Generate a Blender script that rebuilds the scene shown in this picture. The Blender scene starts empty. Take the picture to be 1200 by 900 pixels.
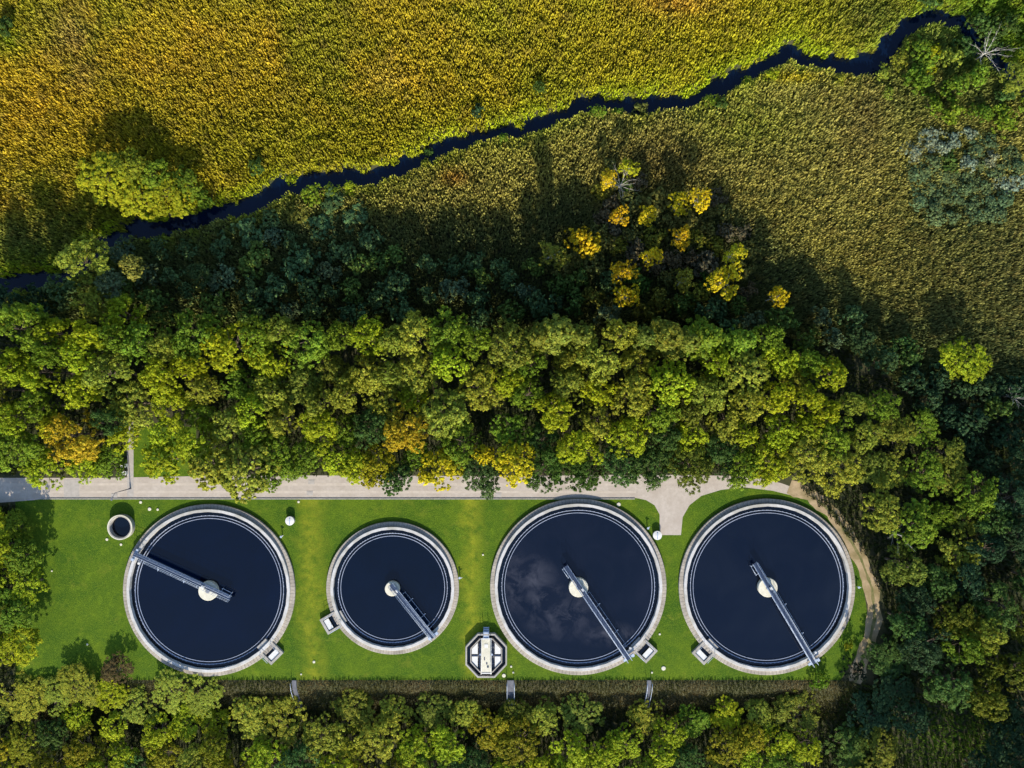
import bpy, bmesh, math, random
import numpy as np
from mathutils import Vector, Matrix
R = math.radians
rng = np.random.default_rng(7)
random.seed(7)

scene = bpy.context.scene
col = scene.collection
# ------------------------------------------------------------------ camera, sky, sun, exposure
H = 141.3                       # camera height in metres; one photo pixel (1200 wide) is 0.15 m on the ground
S = 0.15
cd = bpy.data.cameras.new('camera'); cam = bpy.data.objects.new('camera', cd); col.objects.link(cam)
cam.location = (0, 0, H); cam.rotation_euler = (0, 0, 0)
cd.sensor_width = 36; cd.lens = 36 * H / 180.0
cd.clip_start = 1; cd.clip_end = 5000
scene.camera = cam
SUN_EL, SUN_AZ = 29.0, -4.0      # azimuth measured from due south (image bottom); shadows fall to the top
w = bpy.data.worlds.new('World'); scene.world = w; w.use_nodes = True
nt = w.node_tree; bg = nt.nodes['Background']
sky = nt.nodes.new('ShaderNodeTexSky'); sky.sky_type = 'NISHITA'; sky.sun_disc = False
sky.sun_elevation = R(SUN_EL); sky.sun_rotation = R(180 - SUN_AZ)
sky.air_density = 1.0; sky.dust_density = 0.6; sky.ozone_density = 2.0
nt.links.new(sky.outputs[0], bg.inputs[0]); bg.inputs[1].default_value = 0.15
ld = bpy.data.lights.new('sun', 'SUN'); ld.energy = 4.1; ld.angle = R(0.6); ld.color = (1.0, 0.92, 0.76)
sun = bpy.data.objects.new('sun', ld); col.objects.link(sun)
sd = Vector((-math.sin(R(-SUN_AZ)) * -1, -math.cos(R(SUN_AZ)), math.tan(R(SUN_EL))))
sun.rotation_euler = sd.to_track_quat('Z', 'Y').to_euler(); sun.location = (0, -200, 150)
scene.view_settings.view_transform = 'Standard'; scene.view_settings.look = 'None'
scene.view_settings.gamma = 1; scene.view_settings.exposure = 0.86
scene.render.engine = 'CYCLES'
scene.cycles.max_bounces = 4; scene.cycles.diffuse_bounces = 2; scene.cycles.transmission_bounces = 2
scene.cycles.transparent_max_bounces = 4

# ------------------------------------------------------------------ helpers
def P(px, py, z=0.0):
    k = S * (H - z) / H
    return ((px - 600) * k, (450 - py) * k)

def tag(o, label=None, cat=None, group=None, kind=None):
    if label: o['label'] = label
    if cat: o['category'] = cat
    if group: o['group'] = group
    if kind: o['kind'] = kind
    return o

def empty(name, loc, rz=0):
    o = bpy.data.objects.new(name, None); col.objects.link(o)
    o.location = loc; o.rotation_euler = (0, 0, rz); o.empty_display_size = 0.5
    return o

def vnoise(x, y, scale, seed=0, octaves=3):
    out = np.zeros_like(x, dtype=float); amp = 1.0; tot = 0
    for o in range(octaves):
        g = np.random.default_rng(seed * 17 + o).random((256, 256))
        fx = x / scale * 2 ** o + 1000.37; fy = y / scale * 2 ** o + 1000.71
        ix = np.floor(fx).astype(int); iy = np.floor(fy).astype(int)
        tx = fx - ix; ty = fy - iy; tx = tx * tx * (3 - 2 * tx); ty = ty * ty * (3 - 2 * ty)
        a = g[ix % 256, iy % 256]; b = g[(ix + 1) % 256, iy % 256]
        c = g[ix % 256, (iy + 1) % 256]; d = g[(ix + 1) % 256, (iy + 1) % 256]
        out += amp * ((a * (1 - tx) + b * tx) * (1 - ty) + (c * (1 - tx) + d * tx) * ty)
        tot += amp; amp *= 0.5
    return out / tot

class MB:
    def __init__(s): s.v = []; s.f = []; s.sm = []
    def add(s, verts, faces, smooth=False):
        n = len(s.v); s.v += [tuple(p) for p in verts]
        s.f += [tuple(i + n for i in f) for f in faces]; s.sm += [smooth] * len(faces)
    def box(s, c, size, rz=0, tilt=None):
        hx, hy, hz = size[0] / 2, size[1] / 2, size[2] / 2
        ca, sa = math.cos(rz), math.sin(rz)
        vs = []
        for z in (-hz, hz):
            for x, y in ((-hx, -hy), (hx, -hy), (hx, hy), (-hx, hy)):
                vs.append((c[0] + x * ca - y * sa, c[1] + x * sa + y * ca, c[2] + z))
        s.add(vs, [(3, 2, 1, 0), (4, 5, 6, 7), (0, 1, 5, 4), (1, 2, 6, 5), (2, 3, 7, 6), (3, 0, 4, 7)])
    def tube(s, a, b, r0, r1=None, n=6):
        r1 = r0 if r1 is None else r1
        a = Vector(a); b = Vector(b); d = (b - a).normalized()
        u = d.orthogonal().normalized(); v = d.cross(u)
        vs = []
        for p, r in ((a, r0), (b, r1)):
            for i in range(n):
                t = 2 * math.pi * i / n; vs.append(p + u * (r * math.cos(t)) + v * (r * math.sin(t)))
        fs = [(i, (i + 1) % n, n + (i + 1) % n, n + i) for i in range(n)]
        fs += [tuple(reversed(range(n))), tuple(range(n, 2 * n))]
        s.add(vs, fs, True)
    def lathe(s, prof, n=96, c=(0, 0, 0), closed=False, smooth=False, inner_n=None):
        m = len(prof); vs = []
        for i in range(n):
            t = 2 * math.pi * i / n
            for r, z in prof: vs.append((c[0] + r * math.cos(t), c[1] + r * math.sin(t), c[2] + z))
        fs = []
        for i in range(n):
            j = (i + 1) % n
            for k in range(m if closed else m - 1):
                l = (k + 1) % m
                fs.append((i * m + k, j * m + k, j * m + l, i * m + l))
        s.add(vs, fs, smooth)
    def disc(s, r, z, n=96, c=(0, 0)):
        s.add([(c[0] + r * math.cos(2 * math.pi * i / n), c[1] + r * math.sin(2 * math.pi * i / n), z) for i in range(n)], [tuple(range(n))])
    def prism(s, pts, z0, z1):
        n = len(pts)
        a = sum(pts[i][0] * pts[(i + 1) % n][1] - pts[(i + 1) % n][0] * pts[i][1] for i in range(n))
        if a < 0: pts = pts[::-1]
        vs = [(x, y, z0) for x, y in pts] + [(x, y, z1) for x, y in pts]
        s.add(vs, [tuple(reversed(range(n))), tuple(range(n, 2 * n))] + [(i, (i + 1) % n, n + (i + 1) % n, n + i) for i in range(n)])
    def build(s, name, mat, parent=None):
        me = bpy.data.meshes.new(name); me.from_pydata(s.v, [], s.f); me.update()
        me.polygons.foreach_set('use_smooth', s.sm)
        me.materials.append(mat)
        o = bpy.data.objects.new(name, me); col.objects.link(o)
        if parent: o.parent = parent
        return o

def quads_object(name, V, mat, C=None, parent=None, link=True):
    """V: (n,4,3) loose quads, C: (n,3) face colours"""
    n = len(V); me = bpy.data.meshes.new(name)
    me.vertices.add(4 * n); me.vertices.foreach_set('co', V.reshape(-1).astype(np.float32))
    me.loops.add(4 * n); me.loops.foreach_set('vertex_index', np.arange(4 * n, dtype=np.int32))
    me.polygons.add(n); me.polygons.foreach_set('loop_start', np.arange(0, 4 * n, 4, dtype=np.int32))
    me.update(calc_edges=True)
    if C is not None:
        a = me.attributes.new('tint', 'FLOAT_COLOR', 'FACE')
        c4 = np.ones((n, 4), dtype=np.float32); c4[:, :3] = C
        a.data.foreach_set('color', c4.reshape(-1))
    me.materials.append(mat)
    o = bpy.data.objects.new(name, me)
    if link: col.objects.link(o)
    if parent: o.parent = parent
    return o

# ------------------------------------------------------------------ materials
def mat(name, base=(.5, .5, .5), rough=.8, spec=.3, metal=0):
    m = bpy.data.materials.new(name); m.use_nodes = True
    b = m.node_tree.nodes['Principled BSDF']
    b.inputs['Base Color'].default_value = (*base, 1); b.inputs['Roughness'].default_value = rough
    b.inputs['Specular IOR Level'].default_value = spec; b.inputs['Metallic'].default_value = metal
    return m, m.node_tree, b
def N(t, typ, **kw):
    n = t.nodes.new(typ)
    for k, v in kw.items():
        if k.startswith('i_'): n.inputs[k[2:].replace('_', ' ')].default_value = v
        else: setattr(n, k, v)
    return n
def noisy(name, c1, c2, scale, rough=.85, c3=None, scale3=.08, bump=0, bscale=6, metal=0, spec=.3, w3=.5):
    m, t, b = mat(name, c1, rough, spec, metal)
    tc = N(t, 'ShaderNodeTexCoord')
    no = N(t, 'ShaderNodeTexNoise'); no.inputs['Scale'].default_value = scale; no.inputs['Detail'].default_value = 6; no.inputs['Roughness'].default_value = .65
    t.links.new(tc.outputs['Object'], no.inputs['Vector'])
    r = N(t, 'ShaderNodeValToRGB'); r.color_ramp.elements[0].position = .35; r.color_ramp.elements[1].position = .65
    r.color_ramp.elements[0].color = (*c1, 1); r.color_ramp.elements[1].color = (*c2, 1)
    t.links.new(no.outputs[0], r.inputs[0]); out = r.outputs[0]
    if c3:
        n3 = N(t, 'ShaderNodeTexNoise'); n3.inputs['Scale'].default_value = scale3; n3.inputs['Detail'].default_value = 4
        t.links.new(tc.outputs['Object'], n3.inputs['Vector'])
        mr = N(t, 'ShaderNodeMapRange'); mr.inputs[1].default_value = .42; mr.inputs[2].default_value = .68; mr.inputs[4].default_value = w3
        t.links.new(n3.outputs[0], mr.inputs[0])
        mx = N(t, 'ShaderNodeMix', data_type='RGBA'); t.links.new(mr.outputs[0], mx.inputs[0])
        t.links.new(out, mx.inputs[6]); mx.inputs[7].default_value = (*c3, 1); out = mx.outputs[2]
    t.links.new(out, b.inputs['Base Color'])
    if bump:
        nb = N(t, 'ShaderNodeTexNoise'); nb.inputs['Scale'].default_value = bscale; nb.inputs['Detail'].default_value = 5
        t.links.new(tc.outputs['Object'], nb.inputs['Vector'])
        bp = N(t, 'ShaderNodeBump'); bp.inputs['Strength'].default_value = bump; bp.inputs['Distance'].default_value = .1
        t.links.new(nb.outputs[0], bp.inputs['Height']); t.links.new(bp.outputs[0], b.inputs['Normal'])
    return m

def leaf_mat(name, use_obj=True, trans=.22, rough=.55):
    m, t, b = mat(name, (.1, .1, .05), rough, .06)
    at = N(t, 'ShaderNodeAttribute', attribute_name='tint')
    out = at.outputs['Color']
    if use_obj:
        oi = N(t, 'ShaderNodeObjectInfo')
        mx = N(t, 'ShaderNodeMix', data_type='RGBA', blend_type='MULTIPLY'); mx.inputs[0].default_value = 1
        t.links.new(oi.outputs['Color'], mx.inputs[6]); t.links.new(out, mx.inputs[7]); out = mx.outputs[2]
    t.links.new(out, b.inputs['Base Color'])
    tr = N(t, 'ShaderNodeBsdfTranslucent'); t.links.new(out, tr.inputs[0])
    ms = N(t, 'ShaderNodeMixShader'); ms.inputs[0].default_value = trans
    t.links.new(b.outputs[0], ms.inputs[1]); t.links.new(tr.outputs[0], ms.inputs[2])
    t.links.new(ms.outputs[0], t.nodes['Material Output'].inputs[0])
    return m

M = {}
M['leaf'] = leaf_mat('leaf'); M['reed'] = leaf_mat('reed', False, .2); M['under'] = leaf_mat('undergrowth_leaf', False, .1)
M['bark'] = noisy('bark', (.07, .05, .035), (.13, .10, .07), 3)
M['palebark'] = noisy('pale_bark', (.38, .35, .30), (.5, .47, .42), 2)
M['soil'] = noisy('soil', (.030, .032, .012), (.055, .05, .02), .8, c3=(.03, .045, .01), scale3=.1)
M['road'] = noisy('road_concrete', (.39, .335, .28), (.47, .405, .345), 1.6, c3=(.36, .30, .245), scale3=.35, bump=.15, bscale=20, w3=.7)
M['patch'] = noisy('road_patch', (.33, .30, .27), (.41, .37, .33), 1.5)
M['wear'] = noisy('road_wear', (.43, .365, .30), (.51, .44, .37), 1.1, c3=(.40, .34, .28), scale3=.4, w3=.7)
M['dirt'] = noisy('dirt_track', (.30, .22, .125), (.43, .32, .19), .7, c3=(.19, .15, .06), scale3=.45, bump=.3, bscale=5, w3=.85)
M['white'] = noisy('white_coping', (.45, .435, .42), (.56, .54, .525), 2.2, c3=(.33, .31, .26), scale3=.45, rough=.8, w3=.85)
M['conc'] = noisy('grey_concrete', (.30, .28, .25), (.42, .39, .35), 2.5, c3=(.22, .2, .17), scale3=.4, bump=.2, bscale=8)
M['darkconc'] = noisy('dark_concrete', (.10, .105, .12), (.16, .16, .18), 2)
M['cream'] = noisy('cream_concrete', (.55, .51, .40), (.68, .64, .52), 1.2, c3=(.34, .33, .24), scale3=.7, bump=.15)
M['panel'] = noisy('white_panel', (.56, .55, .52), (.66, .65, .62), 3, rough=.5)
M['weir'] = noisy('weir_metal', (.27, .31, .41), (.40, .44, .54), 1.3, rough=.5)
M['galv'] = noisy('galvanised_steel', (.30, .36, .46), (.42, .48, .58), 2, rough=.45, metal=.0, spec=.5)
M['deck'] = noisy('steel_grating', (.025, .04, .08), (.05, .07, .12), 4, rough=.7, spec=.1)
M['black'] = noisy('dark_rubber', (.02, .02, .022), (.03, .03, .033), 3)
M['lawn'] = None

# ring wall with radial joints
def jointed(name, c1, c2, n, gap=.06):
    m = noisy(name, c1, c2, 3.0, c3=tuple(v * .6 for v in c1), scale3=.35, bump=.2, bscale=8, w3=.7)
    t = m.node_tree; b = t.nodes['Principled BSDF']; src = b.inputs['Base Color'].links[0].from_socket
    tc = N(t, 'ShaderNodeTexCoord'); sp = N(t, 'ShaderNodeSeparateXYZ'); t.links.new(tc.outputs['Object'], sp.inputs[0])
    a = N(t, 'ShaderNodeMath', operation='ARCTAN2'); t.links.new(sp.outputs[1], a.inputs[0]); t.links.new(sp.outputs[0], a.inputs[1])
    k = N(t, 'ShaderNodeMath', operation='MULTIPLY'); k.inputs[1].default_value = n / (2 * math.pi); t.links.new(a.outputs[0], k.inputs[0])
    f = N(t, 'ShaderNodeMath', operation='FRACT'); t.links.new(k.outputs[0], f.inputs[0])
    l = N(t, 'ShaderNodeMath', operation='LESS_THAN'); l.inputs[1].default_value = gap; t.links.new(f.outputs[0], l.inputs[0])
    mx = N(t, 'ShaderNodeMix', data_type='RGBA', blend_type='MULTIPLY'); t.links.new(l.outputs[0], mx.inputs[0])
    t.links.new(src, mx.inputs[6]); mx.inputs[7].default_value = (.55, .55, .55, 1); t.links.new(mx.outputs[2], b.inputs['Base Color'])
    return m
M['outer'] = jointed('outer_kerb', (.30, .265, .22), (.42, .37, .31), 150, .12)

def water_mat(name, c, pale_zones=None, c2=None, ior=1.49):
    m, t, b = mat(name, c, .06, .5); b.inputs['IOR'].default_value = ior
    tc = N(t, 'ShaderNodeTexCoord')
    nb = N(t, 'ShaderNodeTexNoise'); nb.inputs['Scale'].default_value = 1.2; nb.inputs['Detail'].default_value = 6
    t.links.new(tc.outputs['Object'], nb.inputs['Vector'])
    bp = N(t, 'ShaderNodeBump'); bp.inputs['Strength'].default_value = .12; bp.inputs['Distance'].default_value = .03
    t.links.new(nb.outputs[0], bp.inputs['Height']); t.links.new(bp.outputs[0], b.inputs['Normal'])
    # silt clouds
    n2 = N(t, 'ShaderNodeTexNoise'); n2.inputs['Scale'].default_value = .13; n2.inputs['Detail'].default_value = 6; n2.inputs['Distortion'].default_value = .8
    t.links.new(tc.outputs['Object'], n2.inputs['Vector'])
    mr = N(t, 'ShaderNodeMapRange'); mr.inputs[1].default_value = .4; mr.inputs[2].default_value = .75; t.links.new(n2.outputs[0], mr.inputs[0])
    mx = N(t, 'ShaderNodeMix', data_type='RGBA'); t.links.new(mr.outputs[0], mx.inputs[0])
    mx.inputs[6].default_value = (*c, 1); mx.inputs[7].default_value = (*(c2 or tuple(v * 1.5 for v in c)), 1); out = mx.outputs[2]
    if pale_zones:  # pale wisps mixed into the water colour inside the given ellipses
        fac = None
        for (x, y, rx, ry) in pale_zones:
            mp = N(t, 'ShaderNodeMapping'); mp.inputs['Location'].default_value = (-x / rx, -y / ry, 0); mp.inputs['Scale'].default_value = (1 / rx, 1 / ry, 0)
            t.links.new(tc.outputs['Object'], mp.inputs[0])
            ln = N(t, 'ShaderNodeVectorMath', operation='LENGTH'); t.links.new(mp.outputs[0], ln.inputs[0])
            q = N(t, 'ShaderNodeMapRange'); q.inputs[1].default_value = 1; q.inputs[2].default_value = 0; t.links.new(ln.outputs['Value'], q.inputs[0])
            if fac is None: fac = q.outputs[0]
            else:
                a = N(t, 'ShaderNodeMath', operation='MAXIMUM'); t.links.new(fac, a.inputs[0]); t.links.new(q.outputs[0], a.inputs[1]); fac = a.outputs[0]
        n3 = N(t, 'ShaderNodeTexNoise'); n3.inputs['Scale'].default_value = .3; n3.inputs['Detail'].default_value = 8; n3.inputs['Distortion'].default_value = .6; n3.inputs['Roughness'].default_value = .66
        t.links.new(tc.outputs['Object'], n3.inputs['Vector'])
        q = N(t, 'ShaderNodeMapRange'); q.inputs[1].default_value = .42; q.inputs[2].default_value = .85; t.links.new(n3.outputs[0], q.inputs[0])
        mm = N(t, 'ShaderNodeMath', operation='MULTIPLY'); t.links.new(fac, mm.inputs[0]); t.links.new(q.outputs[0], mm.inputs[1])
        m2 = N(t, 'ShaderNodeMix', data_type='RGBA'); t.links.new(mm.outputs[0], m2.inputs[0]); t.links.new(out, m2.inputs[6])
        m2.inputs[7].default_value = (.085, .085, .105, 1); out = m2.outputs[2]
    t.links.new(out, b.inputs['Base Color'])
    return m

# ------------------------------------------------------------------ terrain
river_px = [(-140, 345, 20), (-60, 340, 20), (0, 335, 18), (45, 328, 17), (80, 318, 14), (115, 290, 14), (150, 268, 15), (205, 264, 20), (250, 252, 17), (300, 236, 18), (345, 215, 17), (385, 206, 15),
            (430, 207, 17), (470, 197, 16), (500, 180, 18), (530, 165, 14), (560, 160, 13), (600, 152, 14), (640, 142, 13), (672, 124, 15), (705, 117, 13), (740, 124, 17),
            (790, 118, 15), (830, 108, 14), (862, 92, 18), (900, 69, 14), (935, 61, 15), (965, 72, 14), (1000, 78, 20), (1030, 66, 20), (1058, 38, 18), (1090, 18, 17), (1125, 22, 16), (1150, 50, 20), (1178, 80, 17), (1210, 110, 16), (1300, 160, 16)]
RV = []
for (a, b) in zip(river_px[:-1], river_px[1:]):
    for k in range(6):
        q = k / 6; x, y = P(a[0] + (b[0] - a[0]) * q, a[1] + (b[1] - a[1]) * q)
        RV.append((x, y, (a[2] + (b[2] - a[2]) * q) * S / 2 * 1.42))
RV = np.array(RV)
RV[:, 2] *= .7 + .6 * vnoise(RV[:, 0], RV[:, 1], 3.0, 8); RV[:, 0] += vnoise(RV[:, 0], RV[:, 1], 2.2, 5) * 1.4 - .7; RV[:, 1] += vnoise(RV[:, 0], RV[:, 1], 2.6, 6) * 2.6 - 1.3
def river_d(x, y):
    """distance outside the bank (negative in water)"""
    x = np.asarray(x, float); y = np.asarray(y, float)
    d = np.full(x.shape, 1e9)
    for (rx, ry, rw) in RV: d = np.minimum(d, np.hypot(x - rx, y - ry) - rw)
    return d
def sstep(a, b, v):
    t = np.clip((v - a) / (b - a), 0, 1); return t * t * (3 - 2 * t)
def hgt(x, y):
    x = np.asarray(x, float); y = np.asarray(y, float)
    near = river_d(x, y)
    z = -1.4 * (1 - sstep(-.5, .3, near))
    z = z - 4.0 * sstep(-52.3, -59.0, y) * (1 - sstep(56, 72, x))
    return z

fx = np.concatenate([[-1500, -700, -350, -200, -150], np.arange(-125, 125.1, .8), [150, 200, 350, 700, 1500]])
fy = np.concatenate([[-1500, -700, -350, -200, -130], np.arange(-90, 90.1, .8), [130, 200, 350, 700, 1500]])
GX, GY = np.meshgrid(fx, fy); gz = hgt(GX.ravel(), GY.ravel())
inside = (np.abs(GX.ravel()) < 126) & (np.abs(GY.ravel()) < 91)
gz = gz + np.where(inside & (GY.ravel() > 0) & (river_d(GX.ravel(), GY.ravel()) > 1.5), (vnoise(GX.ravel(), GY.ravel(), 6, 3) - .5) * .3 - .1, 0)
nx, ny = len(fx), len(fy)
idx = np.arange(nx * ny).reshape(ny, nx)
me = bpy.data.meshes.new('ground')
me.from_pydata(np.stack([GX.ravel(), GY.ravel(), gz], 1).tolist(), [], np.stack([idx[:-1, :-1], idx[:-1, 1:], idx[1:, 1:], idx[1:, :-1]], -1).reshape(-1, 4).tolist())
me.materials.append(M['soil']); g = bpy.data.objects.new('ground', me); col.objects.link(g)
tag(g, kind='structure')

# river water: ribbon below the reeds
mb = MB(); mb.add([(-124, 4, -.75), (124, 4, -.75), (124, 89, -.75), (-124, 89, -.75)], [(0, 1, 2, 3)])
M['riverwater'] = water_mat('river_water', (.001, .005, .018), ior=1.33)
tag(mb.build('river', M['riverwater']), kind='structure')

# sheets (flat, a few mm apart)
def sheet(name, pts, z, m, kind='structure'):
    mb = MB(); w_ = [P(*p) for p in pts]; n = len(w_)
    a = sum(w_[i][0] * w_[(i + 1) % n][1] - w_[(i + 1) % n][0] * w_[i][1] for i in range(n))
    if a < 0: w_ = w_[::-1]
    mb.add([(x, y, z) for x, y in w_], [tuple(range(n))])
    o = mb.build(name, m)
    bm = bmesh.new(); bm.from_mesh(o.data); bmesh.ops.triangulate(bm, faces=bm.faces[:]); bm.to_mesh(o.data); bm.free()
    if kind: tag(o, kind=kind)
    return o
# lawn material: mottled green with two worn yellow strips
m, t, b = mat('lawn_grass', (.05, .12, .01), .9, .15)
tc = N(t, 'ShaderNodeTexCoord')
def tnoise(scale, detail=5, dist=0, rough=.6, vec=None):
    n = N(t, 'ShaderNodeTexNoise'); n.inputs['Scale'].default_value = scale; n.inputs['Detail'].default_value = detail
    n.inputs['Distortion'].default_value = dist; n.inputs['Roughness'].default_value = rough
    t.links.new(vec or tc.outputs['Object'], n.inputs['Vector']); return n.outputs[0]
def trange(v, a, b_, c=0, d=1):
    n = N(t, 'ShaderNodeMapRange'); n.inputs[1].default_value = a; n.inputs[2].default_value = b_; n.inputs[3].default_value = c; n.inputs[4].default_value = d
    t.links.new(v, n.inputs[0]); return n.outputs[0]
def tmix(f, a, c, bt='MIX'):
    n = N(t, 'ShaderNodeMix', data_type='RGBA', blend_type=bt)
    if isinstance(f, float): n.inputs[0].default_value = f
    else: t.links.new(f, n.inputs[0])
    for s_, v in ((6, a), (7, c)):
        if isinstance(v, tuple): n.inputs[s_].default_value = (*v, 1)
        else: t.links.new(v, n.inputs[s_])
    return n.outputs[2]
def tmath(op, a, b_=None):
    n = N(t, 'ShaderNodeMath', operation=op)
    for i_, v in ((0, a), (1, b_)):
        if v is None: continue
        if isinstance(v, (int, float)): n.inputs[i_].default_value = v
        else: t.links.new(v, n.inputs[i_])
    return n.outputs[0]
c = tmix(trange(tnoise(.12, 4, .5), .35, .68), (.026, .074, .003), (.085, .135, .005))
c = tmix(trange(tnoise(.55, 6, 0, .7), .48, .72, 0, .8), c, (.022, .066, .005))
sp = N(t, 'ShaderNodeSeparateXYZ'); t.links.new(tc.outputs['Object'], sp.inputs[0])
wob = tmath('MULTIPLY', tmath('SUBTRACT', tnoise(.15, 4), .5), 5)
for px_, wd, st in ((366, 3.4, .75), (553, 2.8, .85), (600, 1.4, .2)):
    x0 = (px_ - 600) * S
    d = tmath('ABSOLUTE', tmath('ADD', tmath('SUBTRACT', sp.outputs[0], x0), wob))
    f = tmath('MULTIPLY', trange(d, 0, wd, st, 0), trange(tnoise(.6, 6), .3, .6))
    c = tmix(f, c, (.28, .27, .015))
c = tmix(trange(tnoise(.3, 6, .3, .7), .56, .74, 0, .55), c, (.20, .21, .02))
c = tmix(trange(tnoise(2.6, 4, 0, .7), .35, .7, 0, .38), c, (.02, .055, .003))
c = tmix(trange(tnoise(.9, 6, 1.2, .75), .5, .7, 0, .5), c, (.13, .20, .008))
c = tmix(trange(tnoise(6.0, 3, 0, .8), .48, .7, 0, .6), c, (.20, .29, .02))
t.links.new(c, b.inputs['Base Color'])
bp = N(t, 'ShaderNodeBump'); bp.inputs['Strength'].default_value = .7; bp.inputs['Distance'].default_value = .12
t.links.new(tnoise(4.5, 5, 0, .7), bp.inputs['Height']); t.links.new(bp.outputs[0], b.inputs['Normal'])
M['lawn'] = m
sheet('lawn', [(18, 580), (928, 572), (950, 586), (978, 612), (998, 645), (1010, 680), (1016, 715), (1012, 755), (985, 797), (18, 797)], .006, M['lawn'])
sheet('verge', [(156, 500), (230, 500), (230, 563), (156, 563)], .006, M['lawn'])

road_pts = [(-200, 560), (0, 560), (120, 560), (230, 558), (330, 557), (600, 558), (760, 556), (880, 558), (915, 566), (948, 578), (942, 584), (905, 575), (872, 571), (845, 574), (822, 581), (808, 592), (800, 606), (798, 627),
            (773, 627), (773, 603), (767, 592), (757, 586), (745, 583.5), (600, 583.5), (60, 583.5), (40, 586), (0, 589), (-200, 590)]
sheet('road', road_pts, .014, M['road'])
for yy in (567.5, 576.5): sheet('road_wear', [(-100, yy + 1.6), (150, yy + 1.3), (400, yy + 1.7), (745, yy + 1.4), (745, yy - 1.2), (420, yy - 1.6), (130, yy - 1.4), (-100, yy - 1.5)], .017, M['wear'])
sheet('path', [(149, 470), (156.5, 470), (156.5, 560), (149, 560)], .010, M['patch'])
for i, q in enumerate([[(75, 562), (93, 562), (93, 583), (75, 583)], [(149, 560.5), (156.5, 560.5), (156.5, 582), (149, 582)]]):
    sheet('road_patch', q, .022, M['patch'])
# kerb on the lawn side
mb = MB(); a = P(48, 584.5); b_ = P(745, 584.5); x = a[0]
while x < b_[0] - .5:
    mb.box((x + .45, a[1], .06), (.88, .16, .13)); x += .9
kpts = [(745, 584.5), (758, 587), (768, 593), (774.2, 604), (774.2, 627)]
tag(mb.build('kerb', M['conc']), kind='structure')
# dirt track
tr = [(925, 570), (950, 580), (975, 600), (994, 628), (1009, 655), (1022, 690), (1025, 725), (1018, 755), (1008, 778), (1002, 800)]
mb = MB(); L = []; cx = []
for i in range(len(tr) - 1):
    for k in range(6):
        q = k / 6; cx.append(P(tr[i][0] + (tr[i + 1][0] - tr[i][0]) * q, tr[i][1] + (tr[i + 1][1] - tr[i][1]) * q))
cx.append(P(*tr[-1]))
for i, (x, y) in enumerate(cx):
    a = cx[max(i - 1, 0)]; b_ = cx[min(i + 1, len(cx) - 1)]; d = Vector((b_[0] - a[0], b_[1] - a[1])).normalized(); n = Vector((-d.y, d.x))
    ww = 1.25 + .35 * math.sin(i * .9) * .5 + random.uniform(-.12, .12)
    L += [(x + n.x * ww, y + n.y * ww, .024), (x - n.x * ww * 1.05, y - n.y * ww * 1.05, .024)]
mb.add(L, [(2 * i + 1, 2 * i + 3, 2 * i + 2, 2 * i) for i in range(len(cx) - 1)])
tag(mb.build('track', M['dirt']), kind='structure')
mb = MB(); L = []
for i, (x, y) in enumerate(cx):
    a = cx[max(i - 1, 0)]; b_ = cx[min(i + 1, len(cx) - 1)]; d = Vector((b_[0] - a[0], b_[1] - a[1])).normalized(); n = Vector((-d.y, d.x))
    ww = .22 + random.uniform(-.08, .12)
    L += [(x + n.x * ww, y + n.y * ww, .03), (x - n.x * ww, y - n.y * ww, .03)]
mb.add(L, [(2 * i + 1, 2 * i + 3, 2 * i + 2, 2 * i) for i in range(8, len(cx) - 1)])
M['scrub'] = noisy('track_crown', (.10, .11, .03), (.20, .17, .07), 1.2)
tag(mb.build('track_crown', M['scrub']), kind='structure')

# ------------------------------------------------------------------ tanks
M['w1'] = water_mat('tank_water', (.0001, .0015, .008))
M['w2'] = water_mat('tank_water_b', (.0003, .002, .008))
M['w3'] = water_mat('tank_water_wisps', (.0014, .0034, .011), pale_zones=[(-11.0, .5, 3.2, 7.0), (-7.5, 1.5, 4.5, 4.5), (-6, -2, 5, 3.5), (5.5, -8.5, 6.5, 2.6), (-3, -5, 8, 5)], c2=(.005, .007, .016))
M['w4'] = water_mat('tank_water_c', (.001, .003, .011), c2=(.004, .0065, .015))
M['chan'] = water_mat('channel_water', (.001, .003, .008))

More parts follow.
